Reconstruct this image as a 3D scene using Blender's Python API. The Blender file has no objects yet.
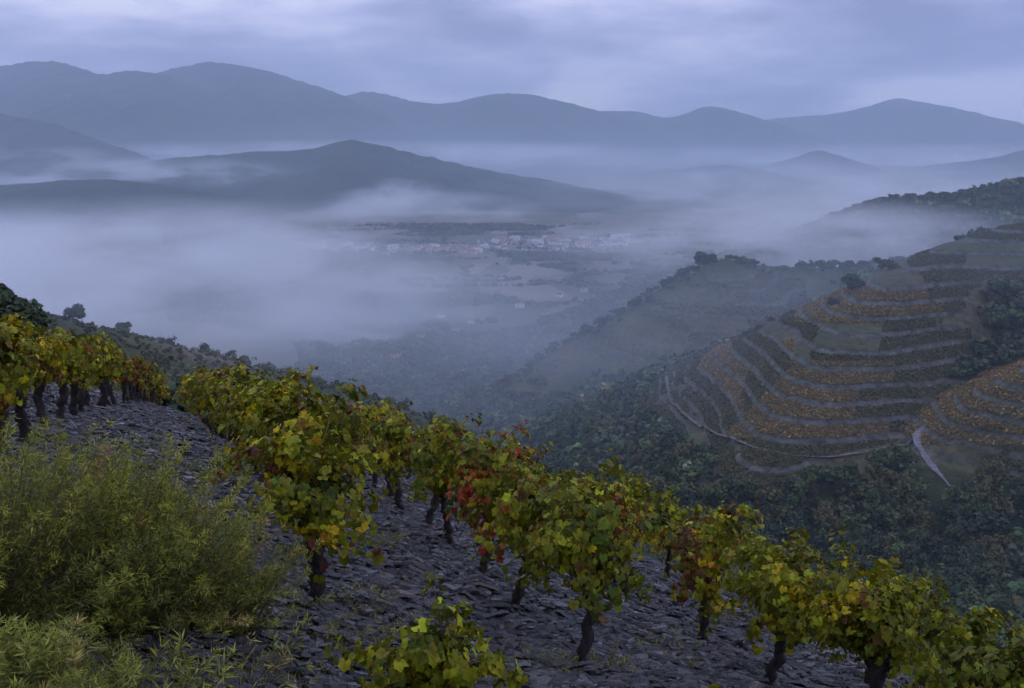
import bpy, math, time
import numpy as np
from mathutils import Vector

# ------------------------------------------------------------------ camera, sky, sun, exposure
S = bpy.context.scene
COL = S.collection
F, CU, CV, HV = 995.5, 512.0, 344.0, 130.0
cam_d = bpy.data.cameras.new('camera'); cam = bpy.data.objects.new('camera', cam_d); COL.objects.link(cam)
cam_d.lens = 35.0; cam_d.sensor_width = 36.0; cam_d.clip_start = 0.05; cam_d.clip_end = 60000
PITCH = math.atan((CV - HV) / F)
cam.location = (0, 0, 0); cam.rotation_euler = (math.pi / 2 - PITCH, 0, 0)
S.camera = cam

SUN_EL, SUN_AZ = math.radians(32), math.radians(-35)      # behind cloud, ahead on the left
W = bpy.data.worlds.new('World'); S.world = W; W.use_nodes = True
nt = W.node_tree; N = nt.nodes; L = nt.links
for n in list(N): N.remove(n)
out = N.new('ShaderNodeOutputWorld'); bg = N.new('ShaderNodeBackground'); L.new(bg.outputs[0], out.inputs[0])
sky = N.new('ShaderNodeTexSky'); sky.sky_type = 'NISHITA'; sky.sun_disc = False
sky.sun_elevation = SUN_EL; sky.sun_rotation = SUN_AZ; sky.air_density = 1.5; sky.dust_density = 2; sky.altitude = 400
tc = N.new('ShaderNodeTexCoord')
sep = N.new('ShaderNodeSeparateXYZ'); L.new(tc.outputs['Generated'], sep.inputs[0])
def wm(op, a, b=None, clamp=False):
    m = N.new('ShaderNodeMath'); m.operation = op; m.use_clamp = clamp
    for i, q in enumerate((a, b)):
        if q is None: continue
        if isinstance(q, (int, float)): m.inputs[i].default_value = q
        else: L.new(q, m.inputs[i])
    return m.outputs[0]
zz = wm('ADD', wm('MAXIMUM', sep.outputs[2], 0.0), 0.24)
px, py = wm('DIVIDE', sep.outputs[0], zz), wm('DIVIDE', sep.outputs[1], zz)
cmb = N.new('ShaderNodeCombineXYZ'); L.new(px, cmb.inputs[0]); L.new(py, cmb.inputs[1])
def wnoise(scale, det, rough, off, dist=0.0):
    mp = N.new('ShaderNodeMapping'); mp.inputs['Location'].default_value = off; L.new(cmb.outputs[0], mp.inputs[0])
    mp.inputs['Scale'].default_value = (1.0, 1.15, 1)
    t = N.new('ShaderNodeTexNoise'); t.inputs['Scale'].default_value = scale; t.inputs['Detail'].default_value = det
    t.inputs['Roughness'].default_value = rough; t.inputs['Distortion'].default_value = dist
    L.new(mp.outputs[0], t.inputs[0]); return t.outputs[0]
def wramp(src, stops):
    r = N.new('ShaderNodeValToRGB'); e = r.color_ramp.elements
    while len(e) < len(stops): e.new(0.5)
    for k, (p, c) in enumerate(stops): e[k].position = p; e[k].color = (*c, 1)
    r.color_ramp.interpolation = 'B_SPLINE'
    L.new(src, r.inputs[0]); return r.outputs[0]
cn = wm('ADD', wm('MULTIPLY', wnoise(1.05, 3.0, 0.45, (5.1, 2.35, 0), 0.5), 0.72), wm('MULTIPLY', wnoise(3.0, 5.0, 0.6, (9.2, 3.3, 4)), 0.30))
cloud = wramp(cn, [(0.37, (.165, .19, .38)), (0.44, (.28, .305, .54)), (0.50, (.375, .405, .67)), (0.56, (.56, .575, .87)), (0.63, (.84, .84, 1.06))])
zen = wm('ADD', 1.0, wm('MULTIPLY', wm('MAXIMUM', sep.outputs[2], 0.0), 0.75))      # overcast: brighter overhead
cv = N.new('ShaderNodeVectorMath'); cv.operation = 'SCALE'; L.new(cloud, cv.inputs[0]); L.new(zen, cv.inputs['Scale'])
skd = N.new('ShaderNodeVectorMath'); skd.operation = 'SCALE'; L.new(sky.outputs[0], skd.inputs[0]); skd.inputs['Scale'].default_value = 0.7
mx = N.new('ShaderNodeMix'); mx.data_type = 'RGBA'; mx.inputs[0].default_value = 0.93
cu = N.new('ShaderNodeVectorMath'); cu.operation = 'SCALE'; L.new(cv.outputs[0], cu.inputs[0]); cu.inputs['Scale'].default_value = 11.2
L.new(skd.outputs[0], mx.inputs[6]); L.new(cu.outputs[0], mx.inputs[7]); L.new(mx.outputs[2], bg.inputs[0])
bg.inputs[1].default_value = 0.1

sd = bpy.data.lights.new('sun', 'SUN'); sun = bpy.data.objects.new('sun', sd); COL.objects.link(sun)
sd.energy = 0.6; sd.angle = math.radians(40); sd.color = (1.0, .96, .90)
sdir = Vector((math.sin(SUN_AZ) * math.cos(SUN_EL), math.cos(SUN_AZ) * math.cos(SUN_EL), math.sin(SUN_EL)))
sun.rotation_euler = sdir.to_track_quat('Z', 'Y').to_euler()
S.view_settings.view_transform = 'Standard'; S.view_settings.look = 'None'
S.view_settings.exposure = 0.0; S.view_settings.gamma = 1; S.view_settings.use_curve_mapping = False
C_ = S.cycles
C_.use_denoising = True
try: C_.denoiser = 'OPENIMAGEDENOISE'
except Exception: pass
C_.max_bounces = 6; C_.diffuse_bounces = 2; C_.glossy_bounces = 2; C_.transmission_bounces = 2
C_.volume_bounces = 2; C_.transparent_max_bounces = 24; C_.use_adaptive_sampling = True; C_.adaptive_threshold = 0.035
C_.volume_step_rate = 0.35; C_.volume_max_steps = 128; C_.sample_clamp_indirect = 4

# ------------------------------------------------------------------ helpers
rng = np.random.default_rng(11)
def P(u, v, y):                                   # a point of the place, y metres ahead of the camera
    return np.array([(u - CU) / F * y * 1.0, y, -(v - HV) / F * y])
def _proj(u, v, d):                                # exact ray (the camera looks down by PITCH)
    c, s = math.cos(PITCH), math.sin(PITCH)
    dy = c * 1 - s * (v - CV) / F; dz = -s - c * (v - CV) / F
    k = d / dy
    return np.array([(u - CU) / F * k, d, dz * k])
P = _proj

def tag(o, label=None, cat=None, group=None, kind=None):
    if label: o['label'] = label
    if cat: o['category'] = cat
    if group: o['group'] = group
    if kind: o['kind'] = kind
    return o
def mesh_np(name, V, faces, mat, parent=None, colors=None, smooth=False, mats=None, mat_idx=None):
    """V (n,3); faces: list of (k,m) index arrays"""
    me = bpy.data.meshes.new(name)
    V = np.asarray(V, np.float32)
    me.vertices.add(len(V)); me.vertices.foreach_set('co', V.ravel())
    faces = [np.asarray(f, np.int32) for f in faces if len(f)]
    loops = np.concatenate([f.ravel() for f in faces])
    tot = np.concatenate([np.full(len(f), f.shape[1], np.int32) for f in faces])
    st = np.concatenate([[0], np.cumsum(tot)[:-1]]).astype(np.int32)
    me.loops.add(len(loops)); me.loops.foreach_set('vertex_index', loops)
    me.polygons.add(len(tot)); me.polygons.foreach_set('loop_start', st); me.polygons.foreach_set('loop_total', tot)
    me.update(calc_edges=True)
    me.polygons.foreach_set('use_smooth', np.full(len(tot), smooth))
    for m in (mats or [mat]): me.materials.append(m)
    if mat_idx is not None: me.polygons.foreach_set('material_index', np.asarray(mat_idx, np.int32))
    if colors is not None:
        a = me.color_attributes.new('tint', 'FLOAT_COLOR', 'POINT')
        c4 = np.ones((len(V), 4), np.float32); c4[:, :3] = colors
        a.data.foreach_set('color', c4.ravel())
    o = bpy.data.objects.new(name, me); COL.objects.link(o)
    if parent is not None: o.parent = parent
    return o
def empty(name, loc, rz=0.0):
    e = bpy.data.objects.new(name, None); e.location = loc; e.rotation_euler = (0, 0, rz); COL.objects.link(e); e.empty_display_size = .2
    return e
def copy_thing(o, loc, rz, sc=1.0):
    r = o.copy(); COL.objects.link(r); r.location = loc; r.rotation_euler = (0, 0, rz)
    r.scale = (sc, sc, sc) if isinstance(sc, (int, float)) else sc
    for ch in list(o.children):
        c = ch.copy(); COL.objects.link(c); c.parent = r
        for g in list(ch.children):
            d = g.copy(); COL.objects.link(d); d.parent = c
    return r

def _h(ix, iy, iz, seed):
    n = (ix * 374761393 + iy * 668265263 + iz * 2147483647 + seed * 1274126177).astype(np.int64) & 0xffffffff
    n = ((n ^ (n >> 13)) * 1274126177) & 0xffffffff
    n = ((n ^ (n >> 16)) * 2246822519) & 0xffffffff
    return ((n ^ (n >> 15)) & 0xffffff) / float(0xffffff)
def vnoise(x, y, seed=0):
    x, y = np.asarray(x, float), np.asarray(y, float)
    ix, iy = np.floor(x).astype(np.int64), np.floor(y).astype(np.int64)
    fx, fy = x - ix, y - iy; fx = fx * fx * (3 - 2 * fx); fy = fy * fy * (3 - 2 * fy)
    z = np.zeros_like(ix)
    a, b = _h(ix, iy, z, seed), _h(ix + 1, iy, z, seed); c, d = _h(ix, iy + 1, z, seed), _h(ix + 1, iy + 1, z, seed)
    return (a * (1 - fx) + b * fx) * (1 - fy) + (c * (1 - fx) + d * fx) * fy
def fbm(x, y, sc, oc=4, seed=0, g=.5):
    r, a, t = 0, 1, 0
    for k in range(oc):
        r = r + a * vnoise(x / sc * 2 ** k + 17.3 * k, y / sc * 2 ** k - 9.1 * k, seed + k); t += a; a *= g
    return r / t * 2 - 1
def sst(e0, e1, x): t = np.clip((x - e0) / (e1 - e0), 0, 1); return t * t * (3 - 2 * t)
def smax(a, b, k): return .5 * (a + b + np.sqrt((a - b) ** 2 + k * k))

# ------------------------------------------------------------------ materials
def mat(name):
    m = bpy.data.materials.new(name); m.use_nodes = True
    for n in list(m.node_tree.nodes): m.node_tree.nodes.remove(n)
    return m, m.node_tree.nodes, m.node_tree.links
def nd(N, t, **kw):
    n = N.new(t)
    for k, v in kw.items():
        if k in n.inputs.keys(): n.inputs[k].default_value = v
        else: setattr(n, k, v)
    return n
def noise_c(N, L, coord, scale, det=4, rough=.55, vec_scale=None):
    if vec_scale is not None:
        mp = N.new('ShaderNodeMapping'); mp.inputs['Scale'].default_value = vec_scale; L.new(coord, mp.inputs[0]); coord = mp.outputs[0]
    t = nd(N, 'ShaderNodeTexNoise', Scale=scale, Detail=det, Roughness=rough); L.new(coord, t.inputs[0]); return t.outputs[0]
def ramp(N, L, src, stops, interp='LINEAR'):
    r = N.new('ShaderNodeValToRGB'); e = r.color_ramp.elements; r.color_ramp.interpolation = interp
    while len(e) < len(stops): e.new(0.5)
    for k, (p, c) in enumerate(stops): e[k].position = p; e[k].color = (*c, 1)
    L.new(src, r.inputs[0]); return r.outputs[0]
def mixc(N, L, fac, a, b, mode='MIX'):
    m = N.new('ShaderNodeMix'); m.data_type = 'RGBA'; m.blend_type = mode
    for q, i in ((fac, 0), (a, 6), (b, 7)):
        if isinstance(q, (int, float)): m.inputs[i].default_value = q
        elif isinstance(q, tuple): m.inputs[i].default_value = (*q, 1)
        else: L.new(q, m.inputs[i])
    return m.outputs[2]
def finish(m, N, L, color, rough=.8, bump=None, bump_d=.02, spec=.3, transl=0):
    o = N.new('ShaderNodeOutputMaterial'); b = nd(N, 'ShaderNodeBsdfPrincipled', Roughness=rough)
    b.inputs['Specular IOR Level'].default_value = spec
    if isinstance(color, tuple): b.inputs['Base Color'].default_value = (*color, 1)
    else: L.new(color, b.inputs['Base Color'])
    if bump is not None:
        bp = nd(N, 'ShaderNodeBump', Distance=bump_d, Strength=1.0); L.new(bump, bp.inputs['Height']); L.new(bp.outputs[0], b.inputs['Normal'])
    sh = b.outputs[0]
    if transl:
        t = N.new('ShaderNodeBsdfTranslucent')
        if isinstance(color, tuple): t.inputs[0].default_value = (*color, 1)
        else: L.new(color, t.inputs[0])
        ms = nd(N, 'ShaderNodeMixShader'); ms.inputs[0].default_value = transl
        L.new(sh, ms.inputs[1]); L.new(t.outputs[0], ms.inputs[2]); sh = ms.outputs[0]
    L.new(sh, o.inputs[0]); return m
def geo(N): return N.new('ShaderNodeNewGeometry').outputs['Position']
def objc(N): return N.new('ShaderNodeTexCoord').outputs['Object']

def tint_mat(name, rough=.5, transl=.25, vary=.35, nscale=40, spec=.4):
    m, N, L = mat(name)
    a = N.new('ShaderNodeAttribute'); a.attribute_name = 'tint'
    n = noise_c(N, L, objc(N), nscale, 3)
    r = ramp(N, L, n, [(.25, (1 - vary,) * 3), (.75, (1 + vary * .6,) * 3)])
    c = mixc(N, L, 1.0, a.outputs['Color'], r, 'MULTIPLY')
    return finish(m, N, L, c, rough, spec=spec, transl=transl)
M_LEAF = tint_mat('vine_leaf', .58, .25, .4, 55, .18)
M_BUSH = tint_mat('shrub_leaf', .6, .15, .3, 30, .3)
M_TREE = tint_mat('tree_leaf', .75, .1, .35, .8, .2)
m, N_, L_ = mat('vine_bark')
nn = noise_c(N_, L_, objc(N_), 30, 6, .7, (1, 1, .22))
M_BARK = finish(m, N_, L_, ramp(N_, L_, nn, [(.3, (.012, .010, .010)), (.62, (.05, .04, .036)), (.8, (.10, .085, .075))]), .85, nn, .03)
m, N_, L_ = mat('cane_bark')
M_CANE = finish(m, N_, L_, ramp(N_, L_, noise_c(N_, L_, objc(N_), 20), [(.3, (.05, .025, .015)), (.7, (.13, .06, .03))]), .7)
m, N_, L_ = mat('tree_bark')
M_TBARK = finish(m, N_, L_, ramp(N_, L_, noise_c(N_, L_, objc(N_), 3), [(.3, (.03, .025, .02)), (.7, (.08, .07, .06))]), .9)
m, N_, L_ = mat('green_stem')
M_STEM = finish(m, N_, L_, ramp(N_, L_, noise_c(N_, L_, objc(N_), 20), [(.3, (.045, .045, .018)), (.7, (.10, .09, .035))]), .7)
# slate
m, N_, L_ = mat('slate')
g = geo(N_); a = N_.new('ShaderNodeAttribute'); a.attribute_name = 'tint'
n1 = noise_c(N_, L_, g, 9, 5, .6); n2 = noise_c(N_, L_, g, 70, 4, .6)
cc = ramp(N_, L_, n1, [(.3, (.75, .75, .78)), (.55, (1, 1, 1)), (.75, (1.3, 1.26, 1.2))])
cc = mixc(N_, L_, 1.0, a.outputs['Color'], cc, 'MULTIPLY')
M_SLATE = finish(m, N_, L_, cc, .27, n2, .012, .75)
m, N_, L_ = mat('shale_soil')
g = geo(N_)
n1 = noise_c(N_, L_, g, 3, 6, .65); n2 = noise_c(N_, L_, g, 26, 5, .65, (1, 2.2, 1))
cc = ramp(N_, L_, n2, [(.3, (.008, .008, .010)), (.55, (.022, .022, .026)), (.75, (.06, .06, .064))])
cc = mixc(N_, L_, ramp(N_, L_, n1, [(.55, (0, 0, 0)), (.72, (.5, .5, .5))]), cc, (.05, .055, .03))
M_SOIL = finish(m, N_, L_, cc, .6, n2, .05, .4)
# hillside
m, N_, L_ = mat('hillside')
g = geo(N_)
sepn = N_.new('ShaderNodeSeparateXYZ'); gg = N_.new('ShaderNodeNewGeometry'); L_.new(gg.outputs['Normal'], sepn.inputs[0])
n1 = noise_c(N_, L_, g, .03, 6, .62); n2 = noise_c(N_, L_, g, .25, 6, .7)
c1 = ramp(N_, L_, n1, [(.3, (.022, .036, .014)), (.45, (.04, .055, .022)), (.58, (.08, .072, .034)), (.72, (.12, .10, .06))])
c1 = mixc(N_, L_, 1.0, c1, ramp(N_, L_, n2, [(.3, (.5, .5, .5)), (.5, (.95, .95, .95)), (.72, (1.6, 1.55, 1.4))]), 'MULTIPLY')
tv = N_.new('ShaderNodeAttribute'); tv.attribute_name = 'tint'
c2 = mixc(N_, L_, tv.outputs['Fac'], c1, tv.outputs['Color'])
a2 = N_.new('ShaderNodeAttribute'); a2.attribute_name = 'tint'
sp = N_.new('ShaderNodeSeparateColor'); L_.new(a2.outputs['Color'], sp.inputs[0])
# tint.r = dry-stone wall, tint.g = tilled terrace soil, tint.b = field patchwork of the valley floor
wall_c = ramp(N_, L_, n2, [(.3, (.02, .022, .024)), (.7, (.17, .17, .16))])
c3 = mixc(N_, L_, sp.outputs[0], c1, wall_c)
soil_c = ramp(N_, L_, n2, [(.3, (.05, .052, .032)), (.7, (.14, .13, .085))])
c3 = mixc(N_, L_, sp.outputs[1], c3, soil_c)
vor = nd(N_, 'ShaderNodeTexVoronoi', Scale=.012); mp = N_.new('ShaderNodeMapping'); mp.inputs['Scale'].default_value = (1.0, .62, 0); mp.inputs['Rotation'].default_value = (0, 0, .5)
L_.new(g, mp.inputs[0]); L_.new(mp.outputs[0], vor.inputs[0])
sv = N_.new('ShaderNodeSeparateColor'); L_.new(vor.outputs['Color'], sv.inputs[0])
fld = ramp(N_, L_, sv.outputs[0], [(.0, (.04, .052, .028)), (.3, (.09, .085, .06)), (.5, (.15, .125, .105)), (.68, (.055, .068, .04)), (.85, (.21, .185, .16))], 'CONSTANT')
fld = mixc(N_, L_, .35, fld, c1)
c3 = mixc(N_, L_, sp.outputs[2], c3, fld)
M_HILL = finish(m, N_, L_, c3, .9, n2, 1.2, .15)
m, N_, L_ = mat('mountain')
g = geo(N_); n1 = noise_c(N_, L_, g, .004, 7, .6); n2 = noise_c(N_, L_, g, .03, 4, .6)
c1 = ramp(N_, L_, n1, [(.3, (.012, .022, .014)), (.55, (.020, .032, .019)), (.72, (.042, .046, .032))])
c1 = mixc(N_, L_, 1.0, c1, ramp(N_, L_, n2, [(.3, (.6, .6, .6)), (.7, (1.4, 1.4, 1.4))]), 'MULTIPLY')
M_MTN = finish(m, N_, L_, c1, .95, n1, 20, .1)

# ------------------------------------------------------------------ shape of the land
def near_z(x, y):
    e = np.where(y < 9, 0, np.where(y < 15, .0055 * (y - 9) ** 2, .198 + .066 * (y - 15)))
    e = e + np.where(y < 24, 0, np.where(y < 44, .008 * (y - 24) ** 2, 3.2 + .32 * (y - 44)))
    xr = x - (4.6 - .30 * (y - 6.0)) ; e = e + .35 * np.clip(xr, 0, 40) ** 1.25 * .6
    return -1.54 - .295 * x - .295 * y - e
def dens(pts, n=6):                                # refine a crest
    pts = [np.asarray(p, float) for p in pts]; out = []
    for i in range(len(pts) - 1):
        p0, p1, p2, p3 = pts[max(i - 1, 0)], pts[i], pts[i + 1], pts[min(i + 2, len(pts) - 1)]
        for k in range(n):
            t = k / n; out.append(.5 * ((2 * p1) + (-p0 + p2) * t + (2 * p0 - 5 * p1 + 4 * p2 - p3) * t * t + (-p0 + 3 * p1 - 3 * p2 + p3) * t ** 3))
    out.append(pts[-1]); return np.array(out)
def ridge(x, y, pts, kf, kb, r=8.):
    """height of a ridge whose crest runs along pts; kf slope on the right-hand side of the walking direction (towards us), kb behind"""
    best = np.full(x.shape, 1e9); z = np.zeros(x.shape); sd = np.zeros(x.shape)
    for a, b in zip(pts[:-1], pts[1:]):
        dx, dy = b[0] - a[0], b[1] - a[1]; l2 = dx * dx + dy * dy + 1e-9
        t = np.clip(((x - a[0]) * dx + (y - a[1]) * dy) / l2, 0, 1)
        ex, ey = x - a[0] - t * dx, y - a[1] - t * dy; d = np.hypot(ex, ey)
        w = d < best; best = np.where(w, d, best); z = np.where(w, a[2] + t * (b[2] - a[2]), z)
        sd = np.where(w, (dx * ey - dy * ex) / (math.sqrt(l2) * np.maximum(d, 1e-6)), sd)
    k = kb + (kf - kb) * sst(.5, -.5, sd)
    return z - k * (np.sqrt(best ** 2 + r * r) - r), best, sd
A_PTS = [(-150, 262, 215), (0, 292, 235), (75, 309, 255), (165, 330, 275), (250, 353, 290), (380, 388, 305), (450, 414, 315), (520, 446, 320), (600, 480, 325), (700, 524, 330), (820, 580, 335), (900, 625, 340)]
A_CR = dens([P(*p) for p in A_PTS], 4)
B_CR = dens([P(770, 452, 392), P(800, 400, 420), P(838, 340, 458), P(885, 278, 520), P(960, 243, 560), P(1050, 218, 590), P(1200, 190, 620)], 4)
B_SP = [P(*p) for p in ((690, 395, 470), (745, 335, 490), (800, 302, 505), (850, 275, 520), (885, 262, 535))]
E_CR = dens([P(925, 452, 380), P(965, 415, 385), P(1024, 375, 390), P(1120, 330, 395), P(1250, 280, 400)], 4)
C_CR = dens([P(430, 425, 860), P(500, 385, 840), P(560, 348, 825), P(640, 302, 810), P(712, 262, 800), P(760, 266, 830), P(820, 269, 860), P(900, 266, 900), P(1030, 262, 950), P(1250, 250, 980)], 4)
D_CR = dens([P(690, 268, 1200), P(760, 244, 1140), P(800, 231, 1120), P(870, 206, 1100), P(940, 198, 1080), P(1024, 184, 1060), P(1200, 160, 1040)], 4)
def base_floor(x, y):
    t = np.clip((x + 250 - (y - 450) * .35) / 450, 0, 1)
    z = -250 + (95 * t * t * (3 - 2 * t) + .16 * np.clip(x - 200, 0, 400)) * (1 - sst(850, 1250, y))
    return z
def land(x, y):
    """height, and masks (wall, tilled, field)"""
    fl = base_floor(x, y) + 3 * fbm(x, y, 140, 3, 3)
    zA = np.interp(np.arctan2(x, y), np.arctan2(A_CR[:, 0], A_CR[:, 1]), A_CR[:, 2])
    yA = np.interp(np.arctan2(x, y), np.arctan2(A_CR[:, 0], A_CR[:, 1]), A_CR[:, 1])
    dA = y - yA
    hA = zA + np.where(dA < 0, -.05 * dA, -.62 * dA) - .012 * np.clip(dA + 30, 0, 30) ** 2 * .5
    hA = hA + 1.5 * fbm(x, y, 60, 4, 5) * sst(40, 100, y)
    hB, dB, sB = ridge(x, y, B_CR, .56, .62, 14)
    hE, dE, _ = ridge(x, y, E_CR, .5, .5, 8)
    hC, dC, _ = ridge(x, y, C_CR, .52, .62, 6)
    hD, dD, _ = ridge(x, y, D_CR, .45, .5, 10)
    n1 = fbm(x, y, 90, 4, 21); n2 = fbm(x, y, 30, 3, 31)
    hB = hB + 4.5 * n1 + 1.0 * n2; hE = hE + 3 * n1; hC = hC + (6 * n1 + 2 * n2) * sst(0, 60, dC); hD = hD + (6 * n1 + 2 * n2) * sst(0, 60, dD)
    z = smax(fl, hB, 10); z = smax(z, hE, 6); z = smax(z, hC, 10); z = smax(z, hD, 10)
    # terraces
    onB = (hB > fl + 4) & (hB >= hE) & (hB >= hC); onE = (hE > fl + 4) & (hE > hB); onC = (hC > fl + 12) & (hC > hB) & (y < 1000)
    u = CU + F * x / np.maximum(y, 1)
    tB = onB * sst(6, 14, hB - fl) * (1 - sst(945, 1005, u + 30 * n2) * sst(-75, -85, hB)) * sst(0, 6, hB - np.interp(u, [680, 860], [-149, -134])); tE = onE * sst(4, 9, hE - fl) * sst(-131, -126, hE)
    tC = onC * sst(18, 30, hC - fl) * sst(8, 25, dC) * .8
    t = np.maximum(np.maximum(tB, tE), tC) * sst(-.75, -.45, n1 + .3 * n2)
    st = np.where(tC > np.maximum(tB, tE), 8.0, 5.2)
    q = (z + .8 * n1 + 5.0 * fbm(x, y, 120, 2, 66) + .6 * n2) / st; f = q - np.floor(q); W_ = .14 + .07 * fbm(x, y, 70, 2, 67)
    fq = np.where(f < 1 - W_, f / (1 - W_) * .60, .60 + (f - (1 - W_)) / W_ * .40)
    z = z + t * (fq - f) * st
    wall = np.clip(np.where(tC > np.maximum(tB, tE), 1.3, 1.0) * t, 0, 1) * sst(1 - W_ - .05, 1 - W_ + .05, f) * (1 - sst(.93, 1, f))
    track = t * sst(.0, .1, f) * (1 - sst(.1, .22, f))
    till = t * (1 - sst(1 - W_ - .1, 1 - W_, f)) * np.where(tC > .4, .65, .4)
    zn = near_z(x, y)
    onA = (hA > z + .3) & (np.arctan2(x, y) < .42)
    z = smax(z, hA, 2); z = smax(z, zn, 2) if True else z
    wall = np.where(onA, 0, wall); till = np.where(onA, 0, till)
    fieldm = sst(880, 1000, y) * (z < fl + 6) * (1 - sst(5500, 8000, y))
    land.q = np.floor(q)
    return z, wall, till, fieldm, t, onA, onB, onC, onE, (hD > z - 4), fl
# ------------------------------------------------------------------ the landscape sheet
ys = np.concatenate([np.geomspace(22, 200, 130)[:-1], np.geomspace(200, 350, 120)[:-1], np.linspace(350, 640, 400)[:-1], np.linspace(640, 1250, 300)[:-1], np.geomspace(1250, 16000, 140)])
ua = np.linspace(-.68, .68, 760)
YY, UU = np.meshgrid(ys, ua, indexing='ij'); XX = UU * YY
ZZ, WL, TL, FM, TT, oA, oB, oC, oE, oD, FL = land(XX, YY)
ZZ = np.where(YY < 60, ZZ - .25 * (1 - sst(30, 60, YY)), ZZ)
R_, K_ = YY.shape
idx = np.arange(R_ * K_).reshape(R_, K_)
q = np.stack([idx[:-1, :-1], idx[:-1, 1:], idx[1:, 1:], idx[1:, :-1]], -1).reshape(-1, 4)
ground = mesh_np('ground', np.stack([XX, YY, ZZ], -1).reshape(-1, 3), [q], M_HILL, colors=np.stack([WL, TL, FM], -1).reshape(-1, 3), smooth=True)
tag(ground, kind='structure')

# near slope of broken slate
gx = np.arange(-30, 16, .07); gy = np.arange(-4, 40, .07)
GX, GY = np.meshgrid(gx, gy)
def near_fine(x, y):
    return near_z(x, y) + .07 * fbm(x, y, 1.6, 4, 41) + .055 * fbm(x * .75, y * 1.5, .34, 3, 44)
GZ = near_fine(GX, GY) - .012
R2, K2 = GX.shape; idx = np.arange(R2 * K2).reshape(R2, K2)
q = np.stack([idx[:-1, :-1], idx[:-1, 1:], idx[1:, 1:], idx[1:, :-1]], -1).reshape(-1, 4)
tag(mesh_np('vineyard_ground', np.stack([GX, GY, GZ], -1).reshape(-1, 3), [q], M_SOIL, smooth=True), kind='structure')

# far ranges
def mountain(name, pts, run, zb, back, seed, amp=.20, n=520, mrow=70, bump=9.):
    cr = dens([P(*p) for p in pts], 10)
    s = np.concatenate([[0], np.cumsum(np.hypot(np.diff(cr[:, 0]), np.diff(cr[:, 1])))])
    si = np.linspace(0, s[-1], n); cx, cy, cz = (np.interp(si, s, cr[:, k]) for k in range(3))
    t = np.concatenate([-np.linspace(1, 0, 14)[:-1], np.linspace(0, 1, mrow) ** 1.15])
    TT_, I = np.meshgrid(t, np.arange(n))
    X = cx[I]; Y = cy[I] - np.where(TT_ > 0, TT_ * run, TT_ * back); at = np.abs(TT_)
    Hh = cz[I] - zb
    X = X * (1 - .0 * at)
    rn = 1 - np.abs(fbm(X + Y * .35, Y * .3, run * .55, 4, seed)); rn2 = 1 - np.abs(fbm(X - Y * .3, Y * .5, run * .22, 4, seed + 9))
    Z = zb + Hh * (1 - at ** 1.05) + Hh * np.sin(np.pi * np.clip(at, 0, 1)) * amp * ((rn - .7) * 2.2 + (rn2 - .7) * .9)
    Z = Z + (bump * fbm(X, Y, 45, 2, seed + 5) + bump * 1.6 * fbm(X, Y, 260, 3, seed + 6)) * (1 - at)
    V = np.stack([X, Y, Z], -1).reshape(-1, 3); m_ = len(t); id_ = np.arange(n * m_).reshape(n, m_)
    q = np.stack([id_[:-1, :-1], id_[1:, :-1], id_[1:, 1:], id_[:-1, 1:]], -1).reshape(-1, 4)
    return tag(mesh_np(name, V, [q], M_MTN, smooth=True), kind='structure')
mountain('hills', [(-120, 96, 5400), (0, 114, 5300), (50, 124, 5200), (90, 137, 5100), (125, 150, 5000), (165, 165, 4900), (230, 190, 4800), (300, 215, 4700)], 1200, -256, 900, 3)
mountain('hills', [(-120, 192, 3300), (0, 184, 3250), (90, 180, 3200), (150, 184, 3150), (210, 194, 3050), (255, 206, 3000), (290, 217, 2950), (330, 232, 2900)], 500, -254, 500, 5, bump=5)
mountain('hills', [(110, 168, 4300), (180, 158, 4250), (250, 152, 4200), (310, 149, 4150), (345, 140, 4100), (380, 145, 4080), (440, 158, 4050), (500, 172, 4000), (560, 182, 3900), (610, 193, 3800), (660, 206, 3600), (720, 228, 3400)], 900, -256, 800, 7, .12, bump=7)
mountain('mountain', [(-160, 88, 8600), (-60, 74, 8400), (0, 66, 8200), (45, 61, 8100), (75, 66, 8000), (100, 74, 7950), (130, 71, 7900), (165, 76, 7850), (215, 95, 7800), (260, 120, 7700), (320, 145, 7600), (380, 165, 7500)], 2200, -256, 1500, 11)
mountain('mountain', [(60, 95, 9200), (120, 82, 9100), (170, 70, 9000), (215, 62, 8900), (265, 71, 8850), (310, 84, 8800), (345, 97, 8700), (390, 118, 8600), (440, 142, 8500), (500, 165, 8400)], 2300, -256, 1500, 13)
mountain('mountain', [(260, 110, 10200), (345, 95, 10000), (370, 92, 10000), (420, 102, 9900), (450, 103, 9850), (485, 96, 9800), (515, 93, 9750), (560, 101, 9700), (610, 115, 9600), (660, 135, 9500), (720, 160, 9400)], 2400, -256, 1500, 17)
mountain('mountain', [(520, 125, 11000), (600, 112, 10800), (640, 113, 10800), (670, 117, 10700), (708, 107, 10600), (745, 114, 10600), (790, 130, 10500), (850, 155, 10400)], 2400, -256, 1500, 19)
mountain('mountain', [(680, 125, 12000), (770, 119, 11900), (840, 113, 11800), (870, 106, 11700), (898, 99, 11700), (940, 106, 11600), (980, 116, 11500), (1024, 126, 11500), (1120, 140, 11400), (1200, 150, 11300)], 2600, -256, 1500, 23)
mountain('hills', [(560, 200, 5600), (620, 178, 5500), (680, 170, 5500), (730, 166, 5500), (790, 178, 5400), (850, 195, 5300)], 900, -256, 700, 29)
mountain('hills', [(740, 185, 6600), (785, 162, 6500), (812, 152, 6500), (832, 153, 6500), (860, 165, 6400), (910, 185, 6300)], 900, -256, 700, 31)
mountain('hills', [(890, 178, 6000), (950, 165, 5900), (1000, 155, 5800), (1050, 148, 5800), (1150, 150, 5700)], 900, -256, 700, 37)

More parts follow.
